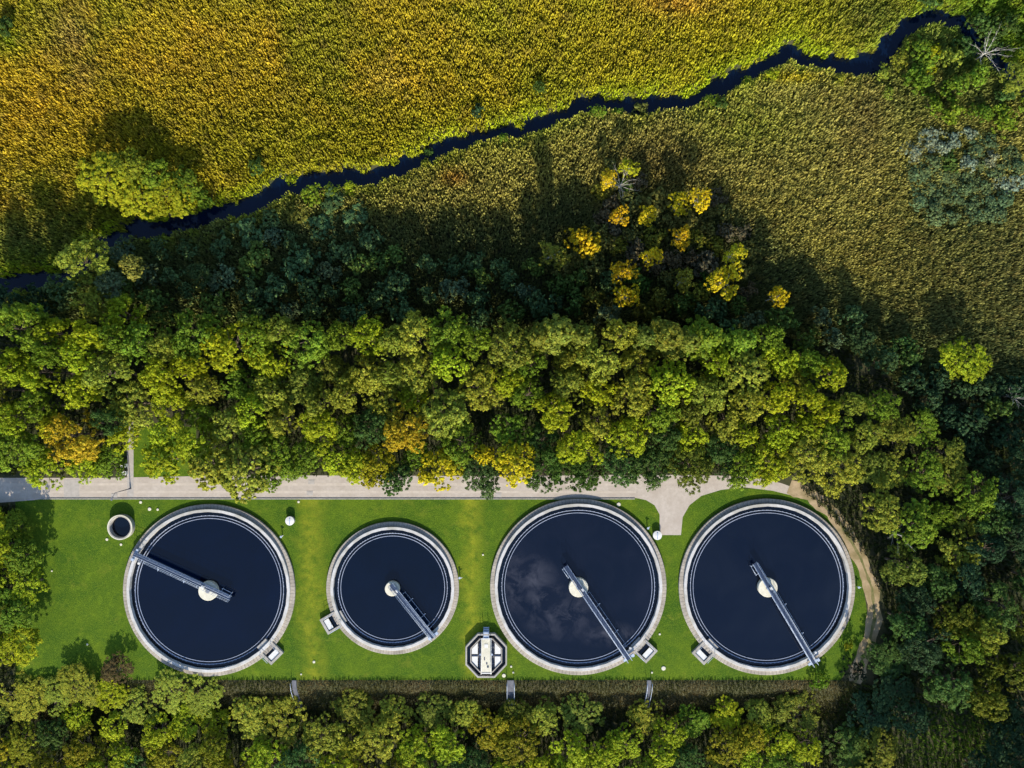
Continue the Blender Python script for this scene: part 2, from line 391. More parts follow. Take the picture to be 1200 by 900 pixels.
def tank(px, py, rpx, label, wm, box_px, box_rot, seed):
    x, y = P(px, py); Ro = rpx * S
    t = empty('settling_tank', (x, y, 0)); tag(t, label, 'settling tank', 'round settling tanks on the lawn')
    m_ = MB(); m_.lathe([(Ro, 0), (Ro, .42), (Ro - .06, .46), (Ro - .80, .46), (Ro - .80, 0)], 180); m_.build('outer_kerb', M['outer'], t)
    # raised white coping: smooth outside, slightly faceted inside as cast in panels
    n1, k = 144, 36; vs = []
    for i in range(n1):
        a = 2 * math.pi * i / n1
        seg = 2 * math.pi / k; am = (a % seg) - seg / 2
        ri = (Ro - 1.28) * math.cos(seg / 2) / math.cos(am)
        for r, z in ((Ro - .802, .44), (Ro - .802, .87), (Ro - .84, .9), (ri, .9), (ri, -.6)): vs.append((r * math.cos(a), r * math.sin(a), z))
    m_ = MB(); m_.add(vs, [(i * 5 + q, ((i + 1) % n1) * 5 + q, ((i + 1) % n1) * 5 + q + 1, i * 5 + q + 1) for i in range(n1) for q in range(4)])
    m_.build('wall_coping', M['white'], t)
    # launder: two weir plates around a dark channel
    for rr, nm in ((Ro - 2.02, 'weir_plate'), (Ro - 2.48, 'weir_plate')):
        m_ = MB(); m_.lathe([(rr, -.3), (rr, .30), (rr - .07, .30), (rr - .07, -.3)], 150)
        # notches as small cleats
        for i in range(120):
            a = 2 * math.pi * i / 120
            if rr > Ro - 2.1 and random.random() < .85: m_.box(((rr + .03) * math.cos(a), (rr + .03) * math.sin(a), .27), (.05, .16, .1), a)
        m_.build(nm, M['weir'], t)
    m_ = MB(); m_.lathe([(Ro - 2.09, .02), (Ro - 2.48, .02)], 120); m_.build('launder', M['chan'], t)
    m_ = MB(); m_.lathe([(Ro - 1.2, .05), (Ro - 2.018, .05)], 120); wq = m_.build('channel', M['chan'], t)
    # centre pier
    rc = 1.68 if rpx > 90 else 1.28
    m_ = MB(); m_.lathe([(0.02, -.4), (rc, -.4), (rc, .92), (rc - .06, .98), (0.02, .98)], 40); c_ = m_.build('centre_pier', M['cream'], t)
    m_ = MB(); m_.lathe([(.02, .983), (.38, .983), (.38, 1.12), (.3, 1.2), (.02, 1.2)], 20); m_.build('hub', M['darkconc'], c_)
    # outlet chamber, square, attached to the wall
    bx, by = P(*box_px); a = box_rot
    o = empty('outlet_chamber', (bx - x, by - y, 0), a); o.parent = t
    m_ = MB(); s_ = 1.50; wt = .42
    m_.box((0, s_ - wt / 2, .3), (2 * s_, wt, .62)); m_.box((0, -s_ + wt / 2, .3), (2 * s_, wt, .62))
    m_.box((s_ - wt / 2, 0, .298), (wt, 2 * s_ - 2 * wt, .616)); m_.box((-s_ + wt / 2 - .5, 0, .298), (wt + 1.0, 2 * s_ - 2 * wt, .616))
    ow = m_.build('chamber_wall', M['conc'], t); ow.location = o.location; ow.rotation_euler = (0, 0, a); 
    bpy.data.objects.remove(o)
    m_ = MB(); m_.box((.55, 0, .42), (.95, 1.9, .08)); q = m_.build('cover_panel', M['panel'], ow)
    m_ = MB(); m_.box((-.49, 0, .06), (1.12, 2.14, .05)); q = m_.build('outlet_pit', M['chan'], ow)
    for yy in (-1.3, 1.3):
        m_ = MB()
        for xx in (-1.3, -.3, .7): m_.tube((xx, yy, .61), (xx, yy, 1.6), .03)
        m_.tube((-1.3, yy, 1.6), (.7, yy, 1.6), .03); m_.tube((-1.3, yy, 1.1), (.7, yy, 1.1), .025)
        m_.build('handrail', M['galv'], ow)
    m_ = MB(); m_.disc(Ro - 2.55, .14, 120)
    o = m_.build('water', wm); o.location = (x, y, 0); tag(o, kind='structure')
    return t
tank(246, 691, 100.5, 'leftmost large round tank, its bridge pointing to the upper left rim', M['w1'], (319, 764), R(-45), 1)
tank(460.5, 688.5, 77.5, 'smallest of the four round tanks, second from the left', M['w2'], (389, 729), R(180 + 30), 2)
tank(677.5, 687, 103, 'third round tank, with pale wisps on the left of its water', M['w3'], (756, 762), R(-43), 3)
tank(898, 687, 103, 'rightmost round tank, with the dirt track curving round it', M['w4'], (824, 764), R(180 + 45), 4)

def bridge(cpx, epx, tail, label, side, rim_r):
    cx_, cy_ = P(*cpx, 1.2); ex, ey = P(*epx, 1.2); a = math.atan2(ey - cy_, ex - cx_); Ln = math.hypot(ex - cx_, ey - cy_)
    t = empty('scraper_bridge', (cx_, cy_, 0), a); tag(t, label, 'scraper bridge', 'rotating scraper bridges across the tanks')
    x0 = -tail; wd = .76; zt = 1.32
    m_ = MB(); m_.box(((x0 + Ln) / 2, 0, zt), (Ln - x0 - .1, wd - .22, .05))
    n = int((Ln - x0) / .5)
    m_.build('walkway_deck', M['deck'], t)
    for s_ in (-1, 1):
        m_ = MB(); m_.box(((x0 + Ln) / 2, s_ * wd / 2, zt - .02), (Ln - x0, .06, .24)); m_.build('girder', M['galv'], t)
        m_ = MB(); yy = s_ * (wd / 2 + .02)
        for zz, rr in ((zt + 1.1, .028), (zt + .6, .02)): m_.tube((x0, yy, zz), (Ln, yy, zz), rr)
        k = int((Ln - x0) / 1.5)
        for i in range(k + 1):
            xx = x0 + .04 + (Ln - x0 - .08) * i / k; m_.tube((xx, yy, zt), (xx, yy, zt + 1.1), .032)
        m_.build('handrail', M['galv'], t)
    # end carriage with two wheels running on the coping
    m_ = MB(); m_.box((Ln - .35, 0, 1.16), (.4, 1.9, .22)); m_.box((Ln - .35, .95 * side, 1.40), (.5, .45, .34)); e = m_.build('end_carriage', M['galv'], t)
    for s_ in (-1, 1):
        m_ = MB(); m_.tube((Ln - .46, s_ * .8, 1.06), (Ln - .24, s_ * .8, 1.06), .16, n=14); m_.build('wheel', M['black'], e)
    # scum boom with brackets along one side
    m_ = MB(); yb = side * (wd / 2 + .55); st = 2.2; k = 4
    pos = [st + (Ln - st - 2.4) * i / k for i in range(k + 1)]
    for i, xx in enumerate(pos):
        m_.tube((xx, side * wd / 2, 1.1), (xx, yb, .9), .035); m_.tube((xx, yb, .9), (xx, yb, .1), .03)
        if i % 2: m_.box((xx, yb + side * .16, .5), (.1, .42, .22))
    m_.tube((pos[0], yb, .6), (pos[-1], yb, .6), .035)
    m_.build('scum_boom', M['galv'], t)
    if tail > 1:
        m_ = MB(); yb = side * -1 * (wd / 2 + .4) if side > 0 else (wd / 2 + .4)
        m_.tube((x0 + .2, yb, .9), (x0 + 2.2, yb, .9), .05)
        for xx in (x0 + .3, x0 + 2.0): m_.tube((xx, yb, .9), (xx, yb * .6, 1.2), .04); m_.box((xx, yb, .8), (.1, .1, .7))
        m_.build('skimmer_arm', M['galv'], t)
    m_ = MB(); m_.box((1.1, side * .2, 1.55), (.5, .35, .4)); m_.build('control_box', M['panel'], t)
    if rim_r:
        m_ = MB(); m_.lathe([(.02, 0), (.22, 0), (.22, .16), (.02, .2)], 12, (Ln - 1.5, side * 1.25, .95)); m_.tube((Ln - 1.5, side * 1.25, 1.0), (Ln - 1.3, side * .5, 1.2), .03); m_.build('lamp', M['panel'], t)
    return t
bridge((245.5, 689.3), (156.5, 648.5), 4.1, 'grey walkway bridge on the leftmost tank, reaching its upper left rim', 1, 1)
bridge((460, 687), (508.5, 747.5), .5, 'short bridge on the smallest tank, ending at its centre', 1, 0)
bridge((677.5, 685.3), (737.5, 773), 4.0, 'bridge on the third tank, its lower end beside the square outlet chamber', 1, 1)
bridge((898, 683.3), (954, 778), 4.1, 'bridge on the rightmost tank, lower end near the small yellow shrub', 1, 1)

# ------------------------------------------------------------------ octagonal distribution chamber
ox, oy = P(570, 766.5)
t = empty('distribution_chamber', (ox, oy, 0)); tag(t, 'eight sided concrete chamber with central walkway and four white panels', 'distribution chamber')
def octo(r, sx=1, sy=1.06): return [(r * sx * math.cos(R(22.5 + 45 * i)) / math.cos(R(22.5)), r * sy * math.sin(R(22.5 + 45 * i)) / math.cos(R(22.5))) for i in range(8)]
def oring(mb, r0, r1, z0, z1):
    A, B = octo(r0), octo(r1); vs = [(x, y, z) for z in (z0, z1) for pts in (A, B) for x, y in pts]
    fs = []
    for i in range(8):
        j = (i + 1) % 8
        fs += [(16 + i, 16 + j, 24 + j, 24 + i), (i, j, 16 + j, 16 + i), (8 + j, 8 + i, 24 + i, 24 + j)]
    mb.add(vs, fs)
m_ = MB(); oring(m_, 3.62, 3.36, -.3, .95); m_.build('outer_wall', M['conc'], t)
m_ = MB(); oring(m_, 2.78, 2.62, -.3, .80); m_.build('inner_wall', M['conc'], t)
m_ = MB(); oring(m_, 3.36, 2.78, -.3, .12); m_.build('channel_floor', M['chan'], t)
m_ = MB(); m_.add([(x, y, .10) for x, y in octo(2.62)], [tuple(range(8))]); m_.build('basin', M['darkconc'], t)
for sx in (-1, 1):
    for sy in (-1, 1):
        pts = [(sx * 1.50, sy * .22), (sx * 2.52, sy * .22), (sx * 2.52, sy * 1.12), (sx * 1.50, sy * 2.16)]
        m_ = MB(); m_.prism(pts, .12, .62); m_.build('white_panel', M['panel'], t)
    m_ = MB(); m_.box((sx * 1.16, 0, .35), (.10, 4.2, .7)); m_.box((sx * 1.14, 0, .35), (.5, .16, .6)); m_.box((sx * 1.14, 1.5, .32), (.5, .08, .5)); m_.box((sx * 1.14, -1.5, .32), (.5, .08, .5)); m_.box((sx * 2.0, 0, .4), (1.02, .14, .5))
    m_.build('divider', M['deck'], t)
    m_ = MB(); m_.tube((sx * 1.0, .35, .6), (sx * 1.0, .35, 1.3), .06); m_.lathe([(.02, 0), (.16, 0), (.16, .04), (.02, .04)], 12, (sx * 1.0, .35, 1.3)); m_.build('valve_wheel', M['galv'], t)
m_ = MB(); m_.box((0, 0, .95), (1.66, 5.7, .12)); wk = m_.build('walkway', M['cream'], t)
m_ = MB(); m_.box((0, 1.75, 1.04), (.62, .62, .05)); m_.build('hatch', M['panel'], wk)
for c_, z_ in (((.1, -1.3, 1.03), (.22, .3, .08)), ((.3, -1.9, 1.05), (.3, .25, .12)), ((-.3, -.5, 1.04), (.15, .5, .06))):
    m_ = MB(); m_.box(c_, z_); m_.build('fitting', M['deck'], wk)
for sx in (-1, 1):
    m_ = MB(); m_.box((sx * .86, 0, 1.0), (.10, 5.9, .14))
    for k in range(6): m_.tube((sx * .86, -2.85 + k * 1.14, 1.0), (sx * .86, -2.85 + k * 1.14, 2.0), .03)
    m_.tube((sx * .86, -2.9, 2.0), (sx * .86, 2.9, 2.0), .035); m_.build('handrail', M['panel'], t)
for sy in (-1, 1):
    m_ = MB(); m_.box((0, sy * 3.0, 1.0), (1.9, .18, .16)); m_.build('end_beam', M['panel'], t)
m_ = MB(); m_.box((0, 3.6, .9), (.95, 1.0, .08))
for k in range(3): m_.box((0, 4.2 + k * .26, .75 - .22 * k), (.95, .24, .06))
for sx in (-1, 1): m_.tube((sx * .48, 3.1, 1.9), (sx * .48, 4.1, 1.9), .03); m_.tube((sx * .48, 4.1, 1.9), (sx * .48, 4.9, .2), .03); m_.tube((sx * .48, 3.2, .9), (sx * .48, 3.2, 1.9), .03)
m_.build('entry_steps', M['galv'], t)

# ------------------------------------------------------------------ round pit and lids
x, y = P(140.5, 618, 1.1)
t = empty('round_pit', (x, y, 0)); tag(t, 'small open round concrete pit of dark water on the left lawn', 'pit')
m_ = MB(); m_.lathe([(2.15, 0), (2.15, 1.1), (2.08, 1.15), (1.85, 1.15), (1.82, 1.1), (1.78, .1)], 64); m_.build('pit_wall', M['conc'], t)
m_ = MB(); m_.lathe([(2.18, .9), (2.18, 1.18), (2.0, 1.18), (2.0, 1.14)], 64); m_.build('rim', M['cream'], t)
m_ = MB(); m_.disc(1.79, .2, 48); m_.build('pit_water', M['chan'], t)
def riser(px, py, r, h, label):
    x, y = P(px, py, h); t = empty('lidded_shaft', (x, y, 0)); tag(t, label, 'shaft', 'white lidded shafts on the lawn')
    m_ = MB(); m_.lathe([(r * .92, 0), (r * .92, h - .1)], 32); m_.build('shaft_wall', M['conc'], t)
    m_ = MB(); m_.lathe([(r * .93, h - .12), (r, h - .1), (r, h), (.02, h + .1)], 32, smooth=False); l = m_.build('lid', M['panel'], t)
    m_ = MB(); m_.box((0, -r * .15, h + .09), (r * .22, r * 1.4, .08)); m_.build('lid_strap', M['galv'], l)
riser(339.5, 610.5, .78, .9, 'round white lidded shaft right of the leftmost tank')
riser(770.5, 627.5, .78, .8, 'round white lidded shaft at the foot of the road spur')
covers = [(368, 775.5, .28, 'small round cover on the lawn between the two leftmost tanks'), (353, 790, .18, 'tiny cover at the lawn edge near the first steps'),
    (777.5, 783, .45, 'larger grey round cover between the two rightmost tanks'), (764, 788, .2, 'tiny cover at the lawn edge beside the right steps'),
    (773, 743, .22, 'small cover right of the third tank chamber'), (599, 781, .22, 'small white cover right of the eight sided chamber, upper one'), (601.5, 788, .2, 'small white cover right of the eight sided chamber, lower one'),
    (590.5, 791.5, .4, 'grey round cover just below the eight sided chamber'), (102.5, 755, .2, 'lone tiny cover on the lower left lawn'), (61, 669, .18, 'lone tiny cover on the far left lawn'),
    (142, 638, .25, 'pale cover just below the round pit'), (125.5, 632, .28, 'brown round cover at the lower left of the round pit'), (175.5, 596.5, .36, 'pale round cover above the leftmost tank, left one'), (185, 597, .25, 'small round cover above the leftmost tank, right one'),
    (165, 588.5, .3, 'pale cover at the road edge above the leftmost tank'), (725, 591, .42, 'round cover on the lawn above the third tank'), (566, 650, .2, 'tiny cover left of the third tank'), (350, 588, .25, 'small cover by the kerb between the leftmost tanks')]
for px_, py_, r_, lb in covers:
    r_ *= .72; x, y = P(px_, py_); m_ = MB(); m_.lathe([(r_ * 1.15, .0), (r_ * 1.15, .10), (r_, .13), (.02, .15)], 20)
    o = m_.build('drain_cover', M['cream'] if r_ < .4 else M['conc']); o.location = (x, y, 0); tag(o, lb, 'drain cover', 'drain covers on the lawn')
for px_, py_, lb in ((365, 565, 'upper dark square cover in the road'), (363, 578, 'lower dark square cover in the road'), (584, 580, 'dark square cover in the road above the third tank'), (134, 581, 'dark square cover in the road near the lamp post')):
    x, y = P(px_, py_); m_ = MB(); m_.box((0, 0, .02), (1.1, .75, .04)); m_.box((0, 0, .042), (.9, .55, .01)); o = m_.build('square_cover', M['patch']); o.location = (x, y, 0.005)
    tag(o, lb, 'manhole cover', 'square covers in the road')
# standpipes at the outer kerbs
for px_, py_, rz, lb in ((331, 628, .6, 'white standpipe at the upper right of the leftmost tank'), (539, 676, .1, 'white standpipe right of the smallest tank'), (758.5, 618, .7, 'white standpipe at the upper right of the third tank'), (1004, 687, 0, 'white standpipe right of the rightmost tank')):
    x, y = P(px_, py_); t = empty('standpipe', (x, y, 0), rz); tag(t, lb, 'standpipe', 'standpipes beside the tanks')
    m_ = MB(); m_.tube((0, 0, 0), (0, 0, .9), .09, n=10); m_.tube((0, 0, .75), (.45, 0, .75), .07, n=10); m_.build('pipe', M['panel'], t)
    m_ = MB(); m_.lathe([(.02, 0), (.2, 0), (.2, .05), (.02, .05)], 12, (0, 0, .9)); m_.build('handwheel', M['galv'], t)
# steps down the south bank
def steps(px_, wpx, rails, lb):
    x, y = P(px_, 797); t = empty('bank_steps', (x, y, 0)); tag(t, lb, 'steps', 'steps down the bank')
    m_ = MB(); wd = wpx * S
    for k in range(14):
        yy = y - .2 - k * .45; zz = float(hgt(x, yy)) + .22
        m_.box((0, yy - y, zz - .2), (wd, .44, .44))
    m_.build('treads', M['darkconc'], t)
    for s_ in rails:
        m_ = MB(); xx = s_ * (wd / 2 + .04); pr = None
        for k in range(5):
            yy = y - .3 - k * 1.4; zz = float(hgt(x, yy)) + .2; m_.tube((xx, yy - y, zz), (xx, yy - y, zz + 1.0), .035)
            if pr: m_.tube(pr, (xx, yy - y, zz + 1.0), .045)
            pr = (xx, yy - y, zz + 1.0)
        m_.build('handrail', M['galv'], t)
steps(345, 5, (-1,), 'narrow steps with one rail below the gap between the left tanks')
steps(598.5, 8, (-1, 1), 'wider dark steps beside the eight sided chamber')
steps(760.5, 5, (-1, 1), 'narrow steps with pale rails below the third tank chamber')
# lamp post and cabinets
x, y = P(153, 572.5); t = empty('lamp_post', (x, y, 0)); tag(t, 'tall grey lamp post standing on the road near the round pit', 'lamp post')
m_ = MB(); m_.tube((0, 0, 0), (0, 0, .6), .16, .14, 12); m_.tube((0, 0, .6), (0, 0, 5.6), .085, .055, 10); m_.build('pole', M['darkconc'], t)
m_ = MB(); m_.tube((0, 0, 5.55), (-.3, -.7, 5.75), .04, n=8); m_.build('arm', M['darkconc'], t)
m_ = MB(); m_.box((-.4, -.95, 5.78), (.3, .65, .12), -.4); m_.build('lamp_head', M['darkconc'], t)
for px_, py_, sc, lb in ((147.5, 545, .9, 'upper white cabinet beside the short path'), (148, 554, .7, 'lower white cabinet where the short path meets the road')):
    x, y = P(px_, py_); t = empty('utility_cabinet', (x, y, 0)); tag(t, lb, 'cabinet', 'white cabinets beside the short path')
    m_ = MB(); m_.box((0, 0, .6 * sc), (.9 * sc, .55, 1.2 * sc)); m_.build('housing', M['panel'], t)
    m_ = MB(); m_.box((0, 0, 1.23 * sc), (1.0 * sc, .65, .07)); m_.build('roof', M['panel'], t)
    m_ = MB(); m_.box((.1, -.285, .62 * sc), (.3, .02, .9 * sc)); m_.build('door', M['galv'], t)

# ------------------------------------------------------------------ foliage prototypes
def leaves(centres, radii, sub, per, size, out_bias=.75, seed=0, flat=.8, tintvar=.35):
    g = np.random.default_rng(seed); C = []; Nn = []; T = []
    for (c_, r_) in zip(centres, radii):
        k = max(3, int(sub * (r_ / 1.1) ** 2))
        d = g.normal(size=(k, 3)); d[:, 2] = np.abs(d[:, 2]) * 1.0 - .35; d /= np.linalg.norm(d, axis=1)[:, None]
        sc = c_ + d * r_ * (.72 + .35 * g.random((k, 1))) * np.array([1, 1, flat])
        br = g.uniform(.8, 1.25)
        for j in range(k):
            n = int(per * g.uniform(.6, 1.3))
            e = g.normal(size=(n, 3)); e /= np.linalg.norm(e, axis=1)[:, None]
            rr = r_ * .27 * g.uniform(.6, 1.35)
            C.append(sc[j] + e * rr * np.cbrt(g.random((n, 1))))
            Nn.append(e * .5 + d[j] * out_bias + np.array([0, 0, .35])); T.append(np.full(n, br * g.uniform(.8, 1.22)))
    C = np.concatenate(C); Nn = np.concatenate(Nn); T = np.concatenate(T)
    Nn += g.normal(size=Nn.shape) * .45; Nn /= np.linalg.norm(Nn, axis=1)[:, None]
    u = np.cross(Nn, g.normal(size=Nn.shape)); u /= np.linalg.norm(u, axis=1)[:, None]; v = np.cross(Nn, u)
    s = (size * g.uniform(.6, 1.35, len(C)))[:, None]
    a = u * s; b = v * s * .62; fold = Nn * s * .18
    V = np.stack([C - a, C - b + fold, C + a, C + b + fold], 1)
    n = len(C); hue = g.normal(size=n) * .07
    col_ = np.stack([1 + hue * 1.3, np.ones(n), 1 - hue], 1) * (T * g.uniform(1 - tintvar, 1 + tintvar, n))[:, None]
    return V, np.clip(col_, .1, 3)

def limbs_mb(h, cr, base, ends, r0, seed):
    g = random.Random(seed); m_ = MB(); lean = Vector((g.uniform(-.3, .3), g.uniform(-.3, .3), 0))
    p = Vector((0, 0, -.3)); top = None; seg = 5
    for i in range(seg):
        q = Vector((lean.x * (i + 1) / seg, lean.y * (i + 1) / seg, h * .8 * (i + 1) / seg))
        m_.tube(p, q, r0 * (1 - .17 * i), r0 * (1 - .17 * (i + 1)), 8); p = q
    for e in ends:
        e = Vector(e); z0 = max(h * .25, min(h * .75, e.z - math.hypot(e.x, e.y) * .7)); s_ = Vector((lean.x * z0 / h, lean.y * z0 / h, z0))
        mid = s_.lerp(e, .5) + Vector((g.uniform(-.2, .2), g.uniform(-.2, .2), -.2))
        m_.tube(s_, mid, r0 * .38, r0 * .24, 5); m_.tube(mid, e, r0 * .24, r0 * .08, 5)
    return m_

def make_proto(name, kind, seed):
    g = np.random.default_rng(seed + 500)
    bark = M['bark']
    if kind == 'tree':      # unit: crown radius 3.3, height 12
        h = 12; cr = 3.3; cz = 8.2; n = 30; cs = []; rs = []
        off = g.normal(size=(3, 2)) * .9
        for i in range(n):
            a = g.random() * 2 * math.pi; q = math.sqrt(g.random()); el = 1 + .16 * math.sin(2 * a + seed) + .12 * math.sin(3 * a + 2 * seed)
            r = cr * .86 * q * el; z = cz + 3.2 * math.sqrt(max(0, 1 - q * q * .92)) * g.uniform(.72, 1.05) - .9
            if g.random() < .3: z -= g.uniform(.8, 2.8)
            cs.append(np.array([r * math.cos(a), r * math.sin(a), z])); rs.append(g.uniform(.65, 1.25))
        for i in range(9):
            a = g.random() * 2 * math.pi; cs.append(np.array([2.5 * math.cos(a), 2.5 * math.sin(a), g.uniform(5.2, 7.4)])); rs.append(g.uniform(.7, 1.1))
        V, C = leaves(cs, rs, 15, 26, .13, seed=seed); ends = cs[::3]; r0 = .24
    elif kind == 'fine':    # finer, feathery crown
        h = 12; cr = 3.2; cz = 8.6; cs = []; rs = []
        for i in range(46):
            a = g.random() * 2 * math.pi; q = math.sqrt(g.random()); r = cr * .9 * q
            cs.append(np.array([r * math.cos(a), r * math.sin(a), cz + 3.0 * math.sqrt(max(0, 1 - q * q)) * g.uniform(.8, 1) - .7 - 1.2 * q])); rs.append(g.uniform(.5, .85))
        V, C = leaves(cs, rs, 25, 20, .15, seed=seed, tintvar=.28); ends = cs[::4]; r0 = .22
    elif kind == 'airy':    # tall loose tree with separate clumps
        h = 11; cs = []; rs = []
        for i in range(15):
            a = g.random() * 2 * math.pi; q = g.random() ** .6; r = 2.3 * q
            cs.append(np.array([r * math.cos(a), r * math.sin(a), g.uniform(8.6, 11.2) - q * 1.5])); rs.append(g.uniform(.75, 1.2))
        for i in range(8):
            a = g.random() * 2 * math.pi; r = 2.0 * g.random(); cs.append(np.array([r * math.cos(a), r * math.sin(a), g.uniform(4, 7)])); rs.append(g.uniform(.4, .7))
        V, C = leaves(cs, rs, 15, 13, .19, seed=seed, tintvar=.25); ends = cs; r0 = .17; bark = M['palebark']
    elif kind == 'poplar':
        h = 20; cs = []; rs = []
        for i in range(110):
            z = g.uniform(3, 19.5); rr = 2.25 * (1 - ((z - 3) / 17.5) ** 1.3) * g.uniform(.35, 1.1); a = g.random() * 2 * math.pi
            cs.append(np.array([rr * math.cos(a), rr * math.sin(a), z])); rs.append(g.uniform(.6, .95))
        V, C = leaves(cs, rs, 13, 12, .22, seed=seed); ends = cs[::6]; r0 = .3
    elif kind == 'conifer':
        h = 7; cs = []; rs = []
        for i in range(46):
            z = g.uniform(.6, 6.8); rr = 1.7 * (1 - z / 7.3); a = g.random() * 2 * math.pi
            cs.append(np.array([rr * math.cos(a), rr * math.sin(a), z])); rs.append(.25 + .35 * (1 - z / 7))
        V, C = leaves(cs, rs, 26, 12, .13, seed=seed, flat=.5); ends = cs[::6]; r0 = .14
    else:                   # shrub: unit radius 2.2, height 4
        h = 4; cs = []; rs = []
        for i in range(24):
            a = g.random() * 2 * math.pi; q = math.sqrt(g.random()); r = 1.8 * q * (1 + .2 * math.sin(2 * a + seed))
            cs.append(np.array([r * math.cos(a), r * math.sin(a), .5 + 2.9 * math.sqrt(max(0, 1 - q * q * .9)) * g.uniform(.7, 1.05)])); rs.append(g.uniform(.45, .85))
        V, C = leaves(cs, rs, 18, 12, .18, seed=seed); ends = cs[::4]; r0 = .09
    cm = quads_object('crown', V, M['leaf'], C, link=False).data
    lm = limbs_mb(h, 3, 0, ends, r0, seed); 
    lo = lm.build('trunk', bark); tm = lo.data; bpy.data.objects.remove(lo)
    return (cm, tm)
PROTO = {'tree': [make_proto('t', 'tree', s) for s in range(9)], 'fine': [make_proto('f', 'fine', s + 20) for s in range(3)],
         'airy': [make_proto('a', 'airy', s + 40) for s in range(4)], 'poplar': [make_proto('p', 'poplar', s + 60) for s in range(1)],
         'conifer': [make_proto('c', 'conifer', 70)], 'shrub': [make_proto('s', 'shrub', s + 80) for s in range(6)]}
UNIT = {'tree': (3.3, 12, .74), 'fine': (3.2, 12, .78), 'airy': (2.8, 11, .85), 'poplar': (2.2, 20, .7), 'conifer': (1.7, 7, .4), 'shrub': (2.2, 4, .6)}
BARENAME = {'tree': 'broadleaf_tree', 'fine': 'broadleaf_tree', 'airy': 'slender_tree', 'poplar': 'poplar_tree', 'conifer': 'conifer', 'shrub': 'shrub'}
PLANTS = []
def plant(px, py, rpx, h, kind, c, zone, word):
    """crown shows at photo pixel (px,py) with radius rpx; h tree height"""
    u = UNIT[kind]; zc = h * u[2]
    x, y = P(px, py, zc); z0 = float(hgt(x, y))
    if z0 < -2: x, y = P(px, py, zc + z0)
    z0 = float(hgt(x, y)); r = rpx * S * (H - zc - z0) / H
    cm, tm = PROTO[kind][random.randrange(len(PROTO[kind]))]
    if zone == 'south':
        h = (2.6 if z0 > -1.2 else max(2.6, -z0 + 1.0)) if py < 855 else -z0 + 3.2
        h *= random.uniform(.88, 1.12)
    root = empty(BARENAME[kind], (x, y, z0 - .05), random.uniform(0, 6.28))
    s = r / u[0]; root.scale = (s * random.uniform(.93, 1.07), s * random.uniform(.93, 1.07), h / u[1])
    for nm, me_ in (('crown', cm), ('trunk', tm)):
        o = bpy.data.objects.new(nm, me_); col.objects.link(o); o.parent = root
        if nm == 'crown':
            j = random.uniform(.86, 1.16); hj = random.uniform(-.1, .1)
            o.color = (c[0] * j * (1 + hj), c[1] * j, c[2] * j * (1 - hj), 1)
    PLANTS.append([root, px, py, rpx, h, kind, zone, word])

# foliage colours (linear base colours)
YG = ((.275, .325, .014), 'yellow green'); OL = ((.235, .260, .028), 'olive green'); GR = ((.135, .205, .016), 'mid green'); DG = ((.062, .112, .022), 'dark green')
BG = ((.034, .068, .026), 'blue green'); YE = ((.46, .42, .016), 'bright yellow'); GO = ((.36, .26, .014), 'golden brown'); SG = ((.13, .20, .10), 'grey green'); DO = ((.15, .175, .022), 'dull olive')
SIL = ((.21, .245, .15), 'silvery')

YB = ((.27, .27, .012), 'yellow green')
placed = []   # (px,py,r)
def put(px, py, r, h, kind, cw, zone): 
    placed.append((px, py, r)); plant(px, py, r, h, kind, cw[0], zone, cw[1])

# front row, hand placed along the road
for (px, py, r, cw, h, k) in [(14, 530, 29, GR, 11, 'tree'), (48, 553, 24, YG, 9, 'tree'), (84, 512, 30, GO, 14.5, 'tree'), (60, 500, 16, YE, 12, 'tree'), (96, 545, 20, YG, 9, 'tree'), (125, 543, 20, GR, 8, 'tree'),
        (188, 541, 26, YG, 9, 'fine'), (228, 520, 26, YG, 12, 'tree'), (244, 546, 30, OL, 13, 'fine'), (284, 553, 35, OL, 13, 'fine'), (314, 561, 16, GR, 9, 'fine'), (322, 535, 28, GR, 10, 'tree'), (357, 535, 22, GR, 9, 'tree'), (372, 505, 24, YG, 12, 'tree'), (398, 540, 23, YG, 9, 'fine'), (440, 546, 27, ((.26, .24, .010), 'yellowish'), 10, 'fine'),
        (462, 560, 21, DG, 9, 'fine'), (418, 549, 22, YG, 10, 'tree'), (474, 503, 28, GO, 15, 'tree'), (515, 551, 27, YE, 11.5, 'fine'), (490, 535, 18, GR, 9, 'tree'), (562, 556, 24, ((.06, .10, .025), 'mid green'), 9, 'tree'), (540, 520, 24, GR, 12, 'tree'), (604, 543, 27, YE, 12.5, 'fine'), (566, 534, 13, YE, 10, 'fine'),
        (637, 550, 25, ((.055, .095, .012), 'mid green'), 10, 'tree'), (686, 553, 24, ((.055, .095, .012), 'mid green'), 9, 'tree'), (727, 547, 25, DG, 10, 'tree'), (765, 548, 26, DG, 10, 'tree'), (811, 547, 27, ((.09, .12, .014), 'olive green'), 10, 'tree'), (845, 535, 22, DG, 9, 'tree'),
        (872, 548, 22, GR, 10, 'tree'), (905, 542, 27, YG, 11, 'tree'), (946, 535, 27, OL, 12, 'tree'), (984, 552, 26, OL, 11, 'tree'), (1040, 602, 24, OL, 11, 'tree'), (680, 528, 22, YG, 12, 'tree'), (738, 512, 24, YG, 12, 'tree')]:
    put(px, py, r, h, k, cw, 'front')
